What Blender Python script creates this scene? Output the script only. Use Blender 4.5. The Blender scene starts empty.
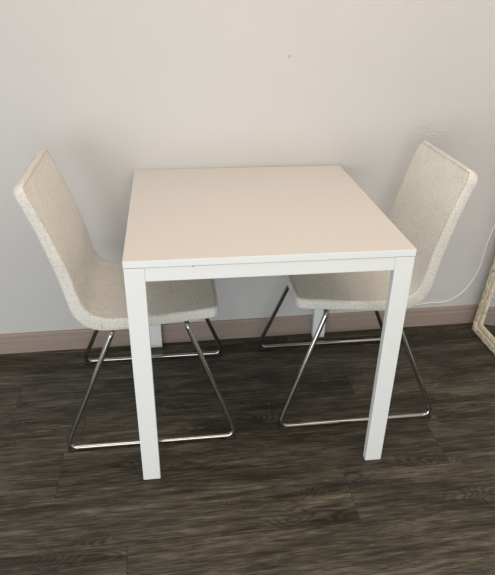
import bpy, bmesh, math, random
from mathutils import Vector, Matrix
from mathutils import noise as mnoise
random.seed(4)
S = bpy.context.scene
COL = S.collection

# ------------------------------------------------------------------ helpers
def obj(name, bm, mat, parent=None, smooth=False, angle=None):
    bmesh.ops.recalc_face_normals(bm, faces=bm.faces[:])
    me = bpy.data.meshes.new(name)
    bm.to_mesh(me); bm.free()
    me.materials.append(mat)
    if smooth:
        for p in me.polygons: p.use_smooth = True
        if angle is not None:
            me.set_sharp_from_angle(angle=math.radians(angle))
    o = bpy.data.objects.new(name, me)
    COL.objects.link(o)
    if parent is not None: o.parent = parent
    return o

def thing(name, label, cat, loc=(0, 0, 0), group=None):
    o = bpy.data.objects.new(name, None)
    o.empty_display_size = .1
    o.location = loc
    COL.objects.link(o)
    o['label'] = label; o['category'] = cat
    if group: o['group'] = group
    return o

def struct(o):
    o['kind'] = 'structure'
    return o

def add_box(bm, x0, x1, y0, y1, z0, z1, bevel=0.0, seg=2):
    r = bmesh.ops.create_cube(bm, size=1)
    vs = r['verts']
    for v in vs:
        v.co = Vector((x0 + (v.co.x + .5) * (x1 - x0), y0 + (v.co.y + .5) * (y1 - y0), z0 + (v.co.z + .5) * (z1 - z0)))
    if bevel:
        es = list({e for v in vs for e in v.link_edges})
        bmesh.ops.bevel(bm, geom=es, offset=bevel, segments=seg, profile=.5, affect='EDGES')

def fillet(pts, r, n=7):
    """round the inner corners of a polyline; r is one radius or one per point"""
    out = [Vector(pts[0])]
    for i in range(1, len(pts) - 1):
        a, b, c = Vector(pts[i-1]), Vector(pts[i]), Vector(pts[i+1])
        rr = r[i] if isinstance(r, (list, tuple)) else r
        u = (a - b).normalized(); v = (c - b).normalized()
        ang = u.angle(v)
        d = min(rr / math.tan(ang / 2), (a-b).length * .49, (c-b).length * .49)
        rr = d * math.tan(ang / 2)
        bis = (u + v).normalized()
        ctr = b + bis * (rr / math.sin(ang / 2))
        p0 = b + u * d - ctr; p1 = b + v * d - ctr
        tot = p0.angle(p1); ax = p0.cross(p1).normalized()
        for k in range(n + 1):
            out.append(ctr + Matrix.Rotation(tot * k / n, 3, ax) @ p0)
    out.append(Vector(pts[-1]))
    return out

def add_tube(bm, path, r, n=12):
    path = [Vector(p) for p in path]
    rings = []
    t0 = (path[1] - path[0]).normalized()
    up = Vector((0, 0, 1)) if abs(t0.z) < .9 else Vector((0, 1, 0))
    nrm = (up - t0 * up.dot(t0)).normalized()
    for i, p in enumerate(path):
        if i == 0: t = t0
        elif i == len(path) - 1: t = (path[i] - path[i-1]).normalized()
        else: t = ((path[i+1] - p).normalized() + (p - path[i-1]).normalized()).normalized()
        nrm = (nrm - t * nrm.dot(t)).normalized()
        bn = t.cross(nrm)
        rings.append([bm.verts.new(p + (nrm * math.cos(2*math.pi*k/n) + bn * math.sin(2*math.pi*k/n)) * r) for k in range(n)])
    for a, b in zip(rings, rings[1:]):
        for k in range(n):
            bm.faces.new((a[k], a[(k+1) % n], b[(k+1) % n], b[k]))
    bm.faces.new(rings[0][::-1]); bm.faces.new(rings[-1])

def catmull(pts, per=8):
    P = [Vector(p) for p in pts]
    P = [P[0]*2 - P[1]] + P + [P[-1]*2 - P[-2]]
    out = []
    for i in range(1, len(P) - 2):
        for k in range(per):
            t = k / per
            a, b, c, d = P[i-1], P[i], P[i+1], P[i+2]
            out.append(.5 * ((2*b) + (c-a)*t + (2*a-5*b+4*c-d)*t*t + (3*b-a-3*c+d)*t*t*t))
    out.append(P[-2].copy())
    return out

# ------------------------------------------------------------------ materials
class NT:
    def __init__(s, name):
        s.m = bpy.data.materials.new(name); s.m.use_nodes = True
        s.t = s.m.node_tree; s.b = s.t.nodes['Principled BSDF']
    def n(s, typ, **kw):
        nd = s.t.nodes.new(typ)
        for k, v in kw.items():
            if k.startswith('i_'):
                nd.inputs[k[2:].replace('_', ' ')].default_value = v
            else: setattr(nd, k, v)
        return nd
    def l(s, a, b): s.t.links.new(a, b)
    def math(s, op, a, b=None, c=None):
        nd = s.n('ShaderNodeMath', operation=op)
        for i, v in enumerate((a, b, c)):
            if v is None: continue
            if isinstance(v, (int, float)): nd.inputs[i].default_value = v
            else: s.l(v, nd.inputs[i])
        return nd.outputs[0]
    def ramp(s, fac, stops, interp='LINEAR'):
        nd = s.n('ShaderNodeValToRGB'); cr = nd.color_ramp; cr.interpolation = interp
        while len(cr.elements) < len(stops): cr.elements.new(.5)
        for e, (p, c) in zip(cr.elements, stops):
            e.position = p; e.color = (*c, 1) if len(c) == 3 else c
        s.l(fac, nd.inputs[0]); return nd.outputs[0]
    def mix(s, fac, a, b, blend='MIX'):
        nd = s.n('ShaderNodeMix', data_type='RGBA', blend_type=blend)
        for sock, v in ((nd.inputs['Factor'], fac), (nd.inputs['A'], a), (nd.inputs['B'], b)):
            if isinstance(v, (int, float)): sock.default_value = v
            elif isinstance(v, tuple): sock.default_value = (*v, 1)
            else: s.l(v, sock)
        return nd.outputs['Result']
    def bump(s, h, strength, dist, normal=None):
        nd = s.n('ShaderNodeBump'); nd.inputs['Strength'].default_value = strength
        nd.inputs['Distance'].default_value = dist
        s.l(h, nd.inputs['Height'])
        if normal is not None: s.l(normal, nd.inputs['Normal'])
        return nd.outputs[0]
    def noise(s, vec, scale, detail=3, rough=.5, dist=0):
        nd = s.n('ShaderNodeTexNoise'); nd.inputs['Scale'].default_value = scale
        nd.inputs['Detail'].default_value = detail; nd.inputs['Roughness'].default_value = rough
        nd.inputs['Distortion'].default_value = dist
        if vec is not None: s.l(vec, nd.inputs['Vector'])
        return nd.outputs[0]
    def base(s, col, rough, spec=.5, metal=0):
        s.b.inputs['Base Color'].default_value = (*col, 1)
        s.b.inputs['Roughness'].default_value = rough
        s.b.inputs['Specular IOR Level'].default_value = spec
        s.b.inputs['Metallic'].default_value = metal
    def coords(s): return s.n('ShaderNodeTexCoord').outputs['Object']

def plain(name, col, rough, spec=.5, metal=0):
    m = NT(name); m.base(col, rough, spec, metal); return m.m

def mat_wall():
    m = NT('painted_plaster'); m.base((.72, .715, .69), .55, .3)
    co = m.coords()
    n1 = m.noise(co, 260, 3); n2 = m.noise(co, 9, 2)
    col = m.mix(n2, (.585, .58, .565), (.61, .605, .59))
    # a filled nail hole above the table
    dv = m.n('ShaderNodeVectorMath', operation='DISTANCE'); m.l(co, dv.inputs[0]); dv.inputs[1].default_value = (.169, .383, 1.117)
    spot = m.ramp(dv.outputs['Value'], [(0, (1, 1, 1)), (.0035, (1, 1, 1)), (.0062, (0, 0, 0))])
    col = m.mix(spot, col, (.45, .43, .40))
    # a small patch of roughly smoothed filler above the chair
    d2 = m.n('ShaderNodeVectorMath', operation='DISTANCE'); m.l(co, d2.inputs[0]); d2.inputs[1].default_value = (.72, .39, .85)
    patch = m.ramp(d2.outputs['Value'], [(.02, (1, 1, 1)), (.09, (0, 0, 0))])
    mp = m.n('ShaderNodeMapping'); mp.inputs['Scale'].default_value = (.45, 1, 1.6); m.l(co, mp.inputs['Vector'])
    n3 = m.noise(mp.outputs[0], 70, 2)
    h2 = m.math('MULTIPLY', n3, patch)
    b1 = m.bump(n1, .10, .002)
    b2 = m.bump(h2, .35, .012, b1)
    m.l(b2, m.b.inputs['Normal']); m.l(col, m.b.inputs['Base Color'])
    return m.m

def mat_floor():
    m = NT('vinyl_oak_planks'); m.base((.06, .05, .04), .45, .35)
    co = m.coords()
    sp = m.n('ShaderNodeSeparateXYZ'); m.l(co, sp.inputs[0])
    X, Y = sp.outputs[0], sp.outputs[1]
    W, L = .185, 1.22
    v = m.math('DIVIDE', m.math('ADD', Y, .23), W)
    row = m.math('FLOOR', v); fv = m.math('FRACT', v)
    n = m.math('SUBTRACT', -1.0, row)
    off = m.math('SUBTRACT', m.math('SUBTRACT', .59, m.math('MULTIPLY', n, .35)),
                 m.math('MULTIPLY', m.math('MULTIPLY', n, m.math('SUBTRACT', n, 1.0)), .15))
    u = m.math('DIVIDE', m.math('SUBTRACT', X, off), L)
    ci = m.math('FLOOR', u); fu = m.math('FRACT', u)
    idv = m.n('ShaderNodeCombineXYZ'); m.l(row, idv.inputs[0]); m.l(ci, idv.inputs[1])
    wn = m.n('ShaderNodeTexWhiteNoise', noise_dimensions='3D'); m.l(idv.outputs[0], wn.inputs['Vector'])
    rnd = wn.outputs['Value']
    # per-plank shifted coordinates
    sh = m.n('ShaderNodeVectorMath', operation='SCALE'); m.l(wn.outputs['Color'], sh.inputs[0]); sh.inputs['Scale'].default_value = 17.0
    ad = m.n('ShaderNodeVectorMath', operation='ADD'); m.l(co, ad.inputs[0]); m.l(sh.outputs[0], ad.inputs[1])
    def stretched(sx, sy):
        mp = m.n('ShaderNodeMapping'); mp.inputs['Scale'].default_value = (sx, sy, 1); m.l(ad.outputs[0], mp.inputs['Vector']); return mp.outputs[0]
    broad = m.noise(stretched(1.3, 9), 1.6, 4, .6, .6)
    fine = m.noise(stretched(8, 95), 1.0, 6, .8, .4)
    pores = m.noise(stretched(18, 230), 1.0, 3, .6, .2)
    mid = m.noise(stretched(2.6, 45), 1.0, 4, .65, .8)
    # cathedral figure: contour rings of a stretched noise field
    field = m.noise(stretched(2.4, 11), 1.0, 1.5, .4, .25)
    ring = m.math('ABSOLUTE', m.math('SINE', m.math('MULTIPLY', field, 130.0)))
    ringm = m.ramp(m.noise(stretched(2.4, 8), 1.0, 1), [(.50, (0, 0, 0)), (.74, (1, 1, 1))])
    ringd = m.math('MULTIPLY', m.math('SUBTRACT', 1.0, ring), ringm)
    val = m.math('ADD', m.math('MULTIPLY', broad, .36), m.math('ADD', m.math('ADD', m.math('MULTIPLY', mid, .26), m.math('MULTIPLY', pores, .30)), m.math('MULTIPLY', fine, .62)))
    val = m.math('SUBTRACT', val, m.math('MULTIPLY', ringd, .20))
    val = m.math('ADD', val, m.math('MULTIPLY', m.math('SUBTRACT', rnd, .5), .05))
    col = m.ramp(val, [(.62, FLOOR_COL[0]), (.73, FLOOR_COL[1]), (.81, FLOOR_COL[2]), (.93, FLOOR_COL[3])])
    # knots
    vo = m.n('ShaderNodeTexVoronoi'); vo.inputs['Scale'].default_value = 1.0; m.l(stretched(2.0, 4.5), vo.inputs['Vector'])
    kn = m.ramp(vo.outputs['Distance'], [(.02, (1, 1, 1)), (.07, (0, 0, 0))])
    col = m.mix(m.math('MULTIPLY', kn, .55), col, (.012, .010, .008))
    # seams
    ev = m.math('MINIMUM', fv, m.math('SUBTRACT', 1.0, fv)); eu = m.math('MINIMUM', fu, m.math('SUBTRACT', 1.0, fu))
    sv = m.math('LESS_THAN', ev, .0009 / W); su = m.math('LESS_THAN', eu, .0011 / L)
    seam = m.math('MAXIMUM', sv, su)
    col = m.mix(m.math('MULTIPLY', seam, .7), col, (.012, .010, .008))
    m.l(col, m.b.inputs['Base Color'])
    m.l(m.math('ADD', .40, m.math('MULTIPLY', fine, .22)), m.b.inputs['Roughness'])
    h = m.math('SUBTRACT', m.math('ADD', m.math('MULTIPLY', fine, .6), m.math('MULTIPLY', mid, .4)), m.math('MULTIPLY', seam, .8))
    m.l(m.bump(h, .25, .0012), m.b.inputs['Normal'])
    return m.m

def mat_fabric():
    m = NT('oatmeal_boucle'); m.base((.55, .51, .44), .95, .15)
    m.b.inputs['Sheen Weight'].default_value = .15
    co = m.coords()
    v = m.n('ShaderNodeTexVoronoi'); v.inputs['Scale'].default_value = 330; m.l(co, v.inputs['Vector'])
    n1 = m.noise(co, 170, 4, .65); n2 = m.noise(co, 14, 2)
    f = m.math('ADD', m.math('MULTIPLY', n1, .85), m.math('MULTIPLY', n2, .15))
    col = m.ramp(f, [(.30, FAB[0]), (.46, FAB[1]), (.62, FAB[2]), (.74, FAB[3])])
    m.l(col, m.b.inputs['Base Color'])
    h = m.math('ADD', m.math('MULTIPLY', v.outputs['Distance'], -.6), n1)
    m.l(m.bump(h, .55, .004), m.b.inputs['Normal'])
    return m.m

def mat_white(name, col, rough):
    m = NT(name); m.base(col, rough, .4)
    m.l(m.bump(m.noise(m.coords(), 420, 2), .04, .0006), m.b.inputs['Normal'])
    return m.m

def mat_baseboard():
    m = NT('taupe_skirting'); m.base((.36, .29, .25), .5, .3)
    mp = m.n('ShaderNodeMapping'); mp.inputs['Scale'].default_value = (2, 1, 40); m.l(m.coords(), mp.inputs['Vector'])
    n = m.noise(mp.outputs[0], 2.0, 3)
    m.l(m.mix(n, (.315, .245, .205), (.385, .31, .27)), m.b.inputs['Base Color'])
    return m.m

def mat_gilt():
    m = NT('antique_cream_paint'); m.base((.6, .53, .38), .5, .4)
    co = m.coords()
    n1 = m.noise(co, 45, 4, .6); n2 = m.noise(co, 140, 3)
    f = m.math('ADD', m.math('MULTIPLY', n1, .6), m.math('MULTIPLY', n2, .4))
    col = m.ramp(f, [(.33, (.24, .19, .12)), (.41, (.58, .51, .37)), (.54, (.70, .63, .48)), (.7, (.80, .75, .62))])
    m.l(col, m.b.inputs['Base Color'])
    m.l(m.bump(n1, .5, .004), m.b.inputs['Normal'])
    return m.m

FLOOR_COL = [(.0115, .0098, .0069), (.040, .0342, .0245), (.084, .0735, .054), (.185, .163, .124)]
FAB = [(.53, .515, .455), (.705, .69, .63), (.79, .775, .72), (.90, .89, .85)]
M_WALL, M_FLOOR, M_FAB = mat_wall(), mat_floor(), mat_fabric()
M_TOP = mat_white('dimmed_white_melamine', (.635, .612, .582), .42)  # white board; beige dimming put into its colour to balance the overhead light
M_PAINT = mat_white('white_powder_coat', (.83, .85, .835), .35)
M_BASE, M_GILT = mat_baseboard(), mat_gilt()
M_CHROME = plain('chrome', (.42, .405, .38), .11, .5, 1)
M_RUBBER = plain('black_rubber', (.012, .012, .012), .6)
M_SEAM = plain('seam_thread', (.52, .49, .42), .9, .1)
M_GLASS = plain('silvered_glass', (.86, .88, .88), .02, .5, 1)
M_BACK = plain('mirror_backing_board', (.22, .15, .09), .8)
M_CORD = plain('white_cord', (.90, .89, .86), .5)
M_CEIL = plain('ceiling_paint', (.74, .70, .64), .8, .2)
M_MARK = plain('dark_scuff', (.05, .045, .04), .7)

# ------------------------------------------------------------------ setting
def wall_y(x): return .381 + .013 * x
XR, XL, YF, ZC = 1.192, -3.2, -4.2, 2.55

bm = bmesh.new(); add_box(bm, XL, XR, YF, .60, -.08, 0); struct(obj('floor', bm, M_FLOOR))
def slab(bm, x0, x1, z0, z1, front, back):
    """a slab that follows the slightly skewed line of the back wall"""
    vs = []
    for x in (x0, x1):
        for d in (front, back):
            for z in (z0, z1): vs.append(bm.verts.new((x, wall_y(x) + d, z)))
    for f in ((0, 1, 3, 2), (4, 6, 7, 5), (0, 4, 5, 1), (2, 3, 7, 6), (0, 2, 6, 4), (1, 5, 7, 3)):
        bm.faces.new([vs[i] for i in f])
bm = bmesh.new(); slab(bm, XL, XR + .12, 0, ZC, 0, .12); struct(obj('wall_back', bm, M_WALL))
bm = bmesh.new(); add_box(bm, XR, XR + .12, YF, wall_y(XR), 0, ZC); struct(obj('wall_right', bm, M_WALL))
bm = bmesh.new(); add_box(bm, XL, XR, YF, wall_y(XL), ZC, ZC + .1); struct(obj('ceiling', bm, M_CEIL))

# skirting profile (depth from wall, height)
SK = [(0, 0), (.012, 0), (.012, .060), (.0105, .0615), (.0092, .0622), (.0092, .079), (.0072, .0865), (0, .088)]
def skirting(name, p0, p1, nrm):
    bm = bmesh.new()
    A = [bm.verts.new(Vector(p0) + Vector(nrm) * d + Vector((0, 0, z))) for d, z in SK]
    B = [bm.verts.new(Vector(p1) + Vector(nrm) * d + Vector((0, 0, z))) for d, z in SK]
    for k in range(len(SK)):
        j = (k + 1) % len(SK); bm.faces.new((A[k], A[j], B[j], B[k]))
    bm.faces.new(A); bm.faces.new(B[::-1])
    return struct(obj(name, bm, M_BASE))
skirting('baseboard_back', (XL, wall_y(XL), 0), (XR, wall_y(XR), 0), (0, -1, 0))
skirting('baseboard_right', (XR, YF, 0), (XR, wall_y(XR) - .012, 0), (-1, 0, 0))

# ------------------------------------------------------------------ table
A, H, T, LW, LT = .375, .74, .0187, .0513, .023
tb = thing('dining_table', 'white square dining table against the wall between two chairs', 'table', (0, 0, 0))
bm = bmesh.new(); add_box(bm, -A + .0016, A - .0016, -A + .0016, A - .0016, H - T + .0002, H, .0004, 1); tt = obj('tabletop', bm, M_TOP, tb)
# white edge strip round the board
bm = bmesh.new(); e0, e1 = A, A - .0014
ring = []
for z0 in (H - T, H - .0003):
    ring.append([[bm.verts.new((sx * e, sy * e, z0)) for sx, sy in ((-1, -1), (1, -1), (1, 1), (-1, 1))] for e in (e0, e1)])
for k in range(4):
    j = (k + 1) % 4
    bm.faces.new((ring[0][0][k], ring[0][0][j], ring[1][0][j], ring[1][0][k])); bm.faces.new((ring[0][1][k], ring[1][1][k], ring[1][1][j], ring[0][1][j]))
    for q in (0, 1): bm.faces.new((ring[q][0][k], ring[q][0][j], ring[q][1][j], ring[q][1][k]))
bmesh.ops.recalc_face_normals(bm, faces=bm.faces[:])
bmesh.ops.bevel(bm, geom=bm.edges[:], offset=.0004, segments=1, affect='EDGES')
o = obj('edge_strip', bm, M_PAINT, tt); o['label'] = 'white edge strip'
ZT = H - T - .0016
YB = .358                                                   # rear legs stand clear of the skirting
def leg(sx, sy):
    """flat steel leg, its wide face to the front or the back"""
    xo = sx * (A - (.0006 if sy < 0 else .007)); y0 = -(A - .0006) if sy < 0 else YB - LT
    x0, x1 = sorted((xo, xo - sx * LW))
    bm = bmesh.new(); add_box(bm, x0, x1, y0, y0 + LT, .0015, ZT, .0014, 2)
    o = obj('leg', bm, M_PAINT, tb)
    bm = bmesh.new(); add_box(bm, x0 + .003, x1 - .003, y0 + .003, y0 + LT - .003, 0, .0022)   # thin plastic foot
    obj('foot_pad', bm, M_PAINT, o)
for sx in (-1, 1):
    for sy in (-1, 1): leg(sx, sy)
AH = .0385
def apron(x0, x1, y0, y1):
    bm = bmesh.new(); add_box(bm, x0, x1, y0, y1, ZT - AH, ZT, .001, 2); obj('apron', bm, M_PAINT, tb)
apron(-A + LW + .0008, A - LW - .0008, -A + .0022, -A + .02)
apron(-A + LW + .0078, A - LW - .0078, YB - .02, YB - .0022)
for sx in (-1, 1):
    x0, x1 = sorted((sx * (A - .0092), sx * (A - .026))); apron(x0, x1, -A + LT + .001, YB - LT - .001)
bm = bmesh.new(); add_box(bm, -.2052, -.2022, -A - .0003, -A + .003, H - T - .0024, H - T + .0002); obj('scuff', bm, M_MARK, tb)

# ------------------------------------------------------------------ chairs
# side profile measured along (forward, height); forward 0 is the middle of the sled base
OUT = [(-.315, .856), (-.300, .820), (-.285, .780), (-.265, .720), (-.246, .652), (-.231, .595), (-.220, .540), (-.207, .482), (-.182, .442), (-.136, .419), (-.06, .4175), (.03, .426), (.12, .434), (.225, .443)]
INN = [(-.286, .873), (-.272, .835), (-.255, .790), (-.234, .730), (-.211, .658), (-.195, .602), (-.184, .550), (-.171, .505), (-.150, .475), (-.110, .460), (-.055, .457), (.03, .460), (.12, .468), (.225, .479)]
HW = .193
def make_shell(sgn, root, upright):
    # the padded back gives a little: one chair sits more upright than the other
    flex = lambda x, z: x + upright * max(0, (z - .5) / .37)
    po = catmull([(flex(x, z), 0, z) for x, z in OUT], 6); pi = catmull([(flex(x, z), 0, z) for x, z in INN], 6)
    N = len(po)
    # distance from each end for rounding the corners of the outline
    def cum(P):
        c = [0]
        for a, b in zip(P, P[1:]): c.append(c[-1] + (b - a).length)
        return c
    ca = cum(pi); tot = ca[-1]
    RT, RF = .034, .024
    def half(i):
        d0, d1 = ca[i], tot - ca[i]
        h = HW
        for d, r in ((d0, RT), (d1, RF)):
            if d < r: h -= r - math.sqrt(max(0, r*r - (r-d)**2))
        return h
    # finer stations near the two ends
    st = []
    for r in (0, .002, .005, .01, .016, .023): st.append(r)
    i0 = [c for c in ca if .032 < c < tot - .032]
    st += i0 + [tot - r for r in (.03, .023, .016, .01, .005, .002, 0)]
    def at(P, s):
        for k in range(N - 1):
            if ca[k+1] >= s - 1e-9:
                t = (s - ca[k]) / (ca[k+1] - ca[k]); return P[k].lerp(P[k+1], t)
        return P[-1].copy()
    def halfs(s):
        h = HW
        for d, r in ((s, RT), (tot - s, RF)):
            if d < r: h -= r - math.sqrt(max(0, r*r - (r-d)**2))
        return h
    MS = 14
    bm = bmesh.new(); gi, go, edge = [], [], []
    for s in st:
        a, b, h = at(pi, s), at(po, s), halfs(s)
        ri, ro = [], []
        for k in range(MS + 1):
            q = -1 + 2 * k / MS
            dish = .004 * (1 - q*q)                         # padded face, very slightly domed
            nrm = (a - b).normalized()
            e = a + nrm * dish * .5
            ri.append(bm.verts.new((sgn * e.x, q * h, e.z)))
            ro.append(bm.verts.new((sgn * b.x, q * h, b.z)))
        gi.append(ri); go.append(ro); edge.append((a, b, h))
    n = len(st)
    for i in range(n - 1):
        for k in range(MS):
            bm.faces.new((gi[i][k], gi[i][k+1], gi[i+1][k+1], gi[i+1][k]))
            bm.faces.new((go[i][k], go[i+1][k], go[i+1][k+1], go[i][k+1]))
        for k in (0, MS):
            bm.faces.new((gi[i][k], gi[i+1][k], go[i+1][k], go[i][k]))
    for i in (0, n - 1):
        for k in range(MS):
            bm.faces.new((gi[i][k], gi[i][k+1], go[i][k+1], go[i][k]))
    bmesh.ops.recalc_face_normals(bm, faces=bm.faces[:])
    sharp = [e for e in bm.edges if len(e.link_faces) == 2 and e.calc_face_angle(0) > math.radians(48)]
    bmesh.ops.bevel(bm, geom=sharp, offset=.0075, segments=3, profile=.5, affect='EDGES')
    sh = obj('upholstered_shell', bm, M_FAB, root, True, 60)
    # stitched seam round the face, just inside its edge
    def lift(s, q, amt):
        a, b, h = at(pi, s), at(po, s), halfs(s)
        nrm = (a - b).normalized(); e = a + nrm * amt
        return Vector((sgn * e.x, q * (h - .0075), e.z))
    loop = []
    ss = [s for s in st if .008 < s < tot - .008]
    for s in ss: loop.append(lift(s, -1, .0004))
    for k in range(1, 12): loop.append(lift(ss[-1], -1 + 2*k/12, .0004 + .002 * (1 - (-1 + 2*k/12)**2)))
    for s in reversed(ss): loop.append(lift(s, 1, .0004))
    for k in range(1, 12): loop.append(lift(ss[0], 1 - 2*k/12, .0004 + .002 * (1 - (1 - 2*k/12)**2)))
    loop.append(loop[0])
    bm = bmesh.new(); add_tube(bm, loop, .0009, 6); obj('seam', bm, M_SEAM, sh, True)
    for sd in (-1, 1):                                      # short upright seam on each side of the seat
        bm = bmesh.new(); y = sd * (HW + .0001)
        add_tube(bm, [(sgn * -.125, y, .428), (sgn * -.125, y, .456)], .0009, 6); obj('seam', bm, M_SEAM, sh, True)
    return sh

RB = .0080
def make_chair(name, label, sgn, loc, group, upright=0):
    root = thing(name, label, 'chair', loc, group)
    make_shell(sgn, root, upright)
    fx0, fx1 = -.276, .276                                  # corners on the floor
    tx0, tx1 = -.098, .125                                  # corners under the seat
    zt0, zt1 = .4175 - RB - .0005, .4335 - RB - .0005
    ZG = .0035
    for sd in (-1, 1):
        yb, yt = sd * .238, sd * .188
        pts = [(sgn * tx0, sd * .125, zt0), (sgn * tx0, yt, zt0), (sgn * fx0, yb, RB + ZG), (sgn * fx1, yb, RB + ZG), (sgn * tx1, yt, zt1), (sgn * tx1, sd * .125, zt1)]
        bm = bmesh.new(); add_tube(bm, fillet(pts, [0, .018, .024, .024, .018, 0], 8), RB, 14)
        lg = obj('sled_leg', bm, M_CHROME, root, True, 60)
        for fx in (fx0 + .022, fx1 - .022):
            bm = bmesh.new()
            add_box(bm, sgn * fx - .017, sgn * fx + .017, yb - .0085, yb + .0085, 0, RB + ZG - .001, .003, 2)
            obj('glide', bm, M_RUBBER, lg)
    for tx, zt in ((tx0, zt0), (tx1, zt1)):
        bm = bmesh.new(); add_tube(bm, [(sgn * tx, -.1245, zt), (sgn * tx, .1245, zt)], RB, 14)
        obj('crossbar', bm, M_CHROME, root, True, 60)
    return root

GRP = 'cream upholstered chairs at the white table'
make_chair('side_chair', 'cream fabric chair with chrome sled base, left of the white table', 1, (-.347, .017, 0), GRP)
make_chair('side_chair', 'cream fabric chair with chrome sled base, between the white table and the ornate mirror', -1, (.346, .040, 0), GRP, .018)

# ------------------------------------------------------------------ mirror
MH, MW, FW = 1.60, .76, .075
lean = math.atan(.08)
mr = thing('wall_mirror', 'tall mirror in an ornate antique cream frame leaning in the right corner', 'mirror', (1.027, .335, 0))
# local axes: u along -y (towards the camera), v up the leaning face, w out of the face (towards -x)
mr.rotation_euler = (0, lean, 0)
PR = [(0, -.030), (0, -.010), (.003, -.005), (.008, -.003), (.014, -.005), (.021, -.004), (.027, -.002), (.032, -.004), (.035, -.007), (.037, -.006), (.041, -.004), (.049, -.004), (.053, -.007), (.056, -.009), (.058, -.013), (.058, -.030)]
def rail_point(side, s, d, w):
    # side 0 bottom, 1 near upright, 2 top, 3 far upright ; s in 0..1 along, mitred
    if side == 0: u, v = d + s * (MW - 2*d), d
    elif side == 1: u, v = MW - d, d + s * (MH - 2*d)
    elif side == 2: u, v = MW - d - s * (MW - 2*d), MH - d
    else: u, v = d, MH - d - s * (MH - 2*d)
    return Vector((-w, -u, v))
for side, name in ((0, 'bottom_rail'), (1, 'side_rail'), (2, 'top_rail'), (3, 'side_rail')):
    Lr = MW if side in (0, 2) else MH
    ns = int(Lr / .006)
    bm = bmesh.new(); rows = []
    for i in range(ns + 1):
        s = i / ns; along = s * Lr
        r = []
        for j, (d, w) in enumerate(PR):
            if 2 <= j <= 7:
                ph = 2 * math.pi * along / .052
                carve = .0010 * math.sin(ph + d * 95) + .0007 * math.sin(2.3 * ph - d * 150)
                carve += .0016 * (mnoise.noise(Vector((along * 55, d * 80, side * 7))))
                fade = min(1, min(along, Lr - along) / .02)
                ww = w + carve * fade
                dd = d + (.0012 * math.sin(ph * .9) * fade if j <= 3 else 0)
                dd = max(dd, 0.0)
            else: ww, dd = w, d
            r.append(bm.verts.new(rail_point(side, s, dd, ww)))
        rows.append(r)
    for a, b in zip(rows, rows[1:]):
        for k in range(len(PR)):
            j = (k + 1) % len(PR); bm.faces.new((a[k], a[j], b[j], b[k]))
    bm.faces.new(rows[0]); bm.faces.new(rows[-1])
    ro = obj(name, bm, M_GILT, mr, True, 50)
    # scrolls of carved leaf along the rail, each a part of its own
    step = .085; k = 0; x = .10
    while x < Lr - .09:
        flip = 1 if k % 2 else -1
        pts = []
        for q in range(15):
            th = q / 14 * 2.1 * math.pi; rad = .013 * (1 - q / 17)
            al = x + flip * rad * 1.6 * math.cos(th); d = .018 + rad * math.sin(th) * .8
            ww = .0006
            if side == 0: p = Vector((-ww, -al, d))
            elif side == 1: p = Vector((-ww, -(MW - d), al))
            elif side == 2: p = Vector((-ww, -(MW - al), MH - d))
            else: p = Vector((-ww, -d, MH - al))
            pts.append(p)
        bm = bmesh.new(); add_tube(bm, pts, .0026, 7)
        obj('carved_scroll', bm, M_GILT, ro, True)
        x += step; k += 1
for cu, cv in ((0, 0), (1, 0), (0, 1), (1, 1)):             # corner leaves
    bm = bmesh.new(); c = Vector((0, -(.028 if cu == 0 else MW - .028), .028 if cv == 0 else MH - .028))
    su, sv = (1 if cu == 0 else -1), (1 if cv == 0 else -1)
    for a in (-.55, -.2, .2, .55):
        th = math.pi / 4 + a * 1.9
        pts = []
        for q in range(8):
            rr = -.014 + q / 7 * .040
            t2 = th + .5 * (q / 7) * (1 if a > 0 else -1)
            pts.append(c + Vector((.001 - .002 * math.sin(q / 7 * math.pi), -su * rr * math.cos(t2), sv * rr * math.sin(t2))))
        add_tube(bm, pts, .0034, 7)
    obj('corner_leaf', bm, M_GILT, mr, True)
bm = bmesh.new(); add_box(bm, .0125, .0165, -(MW - .0575), -.0575, .0575, MH - .0575); obj('glass', bm, M_GLASS, mr)
bm = bmesh.new(); add_box(bm, .0170, .0296, -(MW - .055), -.055, .055, MH - .055); obj('backing_board', bm, M_BACK, mr)

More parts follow.
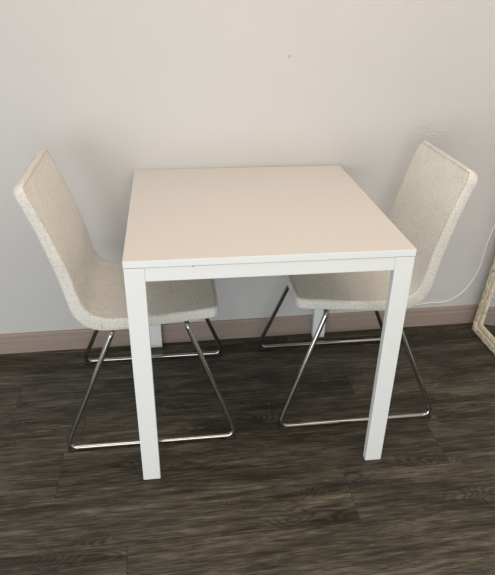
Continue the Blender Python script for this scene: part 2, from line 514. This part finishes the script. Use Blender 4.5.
# ------------------------------------------------------------------ cord
cp = [(.50, .0665), (.58, .072), (.70, .092), (.823, .111), (.915, .113), (.955, .130), (.989, .158), (1.02, .208), (1.042, .275), (1.050, .375), (1.063, .455), (1.078, .56), (1.082, .72), (1.086, .90)]
bm = bmesh.new(); r = .0024
add_tube(bm, catmull([(x, wall_y(x) - r - .0003, z) for x, z in cp], 6), r, 8)
o = obj('cord', bm, M_CORD, None, True)
o['label'] = 'thin white cord hanging in a curve on the wall beside the ornate mirror'; o['category'] = 'cord'

# ------------------------------------------------------------------ light
def area(name, loc, target, sx, sy, power, col, spread=math.pi):
    d = bpy.data.lights.new(name, 'AREA'); d.shape = 'RECTANGLE'; d.size = sx; d.size_y = sy
    d.energy = power; d.color = col; d.spread = spread
    o = bpy.data.objects.new(name, d); COL.objects.link(o); o.location = loc
    o.rotation_euler = (Vector(target) - Vector(loc)).to_track_quat('-Z', 'Y').to_euler()
    return o
area('window_daylight', (-1.3, -3.7, .85), (.0, .2, .5), 3.6, 1.6, 66, (.93, .975, 1.0))
area('ceiling_lamp', (.15, -1.1, 2.5), (.15, -1.1, 0), 2.0, 2.0, 32, (1.0, .81, .66))

w = bpy.data.worlds.new('room_daylight'); S.world = w; w.use_nodes = True
bg = w.node_tree.nodes['Background']; bg.inputs[0].default_value = (.92, .95, 1.0, 1); bg.inputs[1].default_value = .62

# ------------------------------------------------------------------ camera
px, py, pz, yaw, pitch, roll, f = -.247714, -1.666326, 1.361411, -.139687, -.498208, .018379, 577.746
cy, sy, cp_, sp_, cr, sr = math.cos(yaw), math.sin(yaw), math.cos(pitch), math.sin(pitch), math.cos(roll), math.sin(roll)
F = Vector((-sy * cp_, cy * cp_, sp_)); R0 = Vector((cy, sy, 0)); U0 = R0.cross(F)
R1 = R0 * cr + U0 * sr; U1 = -R0 * sr + U0 * cr
cam = bpy.data.cameras.new('camera'); co = bpy.data.objects.new('camera', cam); COL.objects.link(co)
co.matrix_world = Matrix(((R1.x, U1.x, -F.x, px), (R1.y, U1.y, -F.y, py), (R1.z, U1.z, -F.z, pz), (0, 0, 0, 1)))
cam.sensor_fit = 'HORIZONTAL'; cam.sensor_width = 36; cam.lens = f / 495 * 36
cam.clip_start = .02
S.camera = co
vs = S.view_settings
vs.view_transform = 'Standard'; vs.look = 'None'; vs.exposure = .05; vs.gamma = 1; vs.use_curve_mapping = False
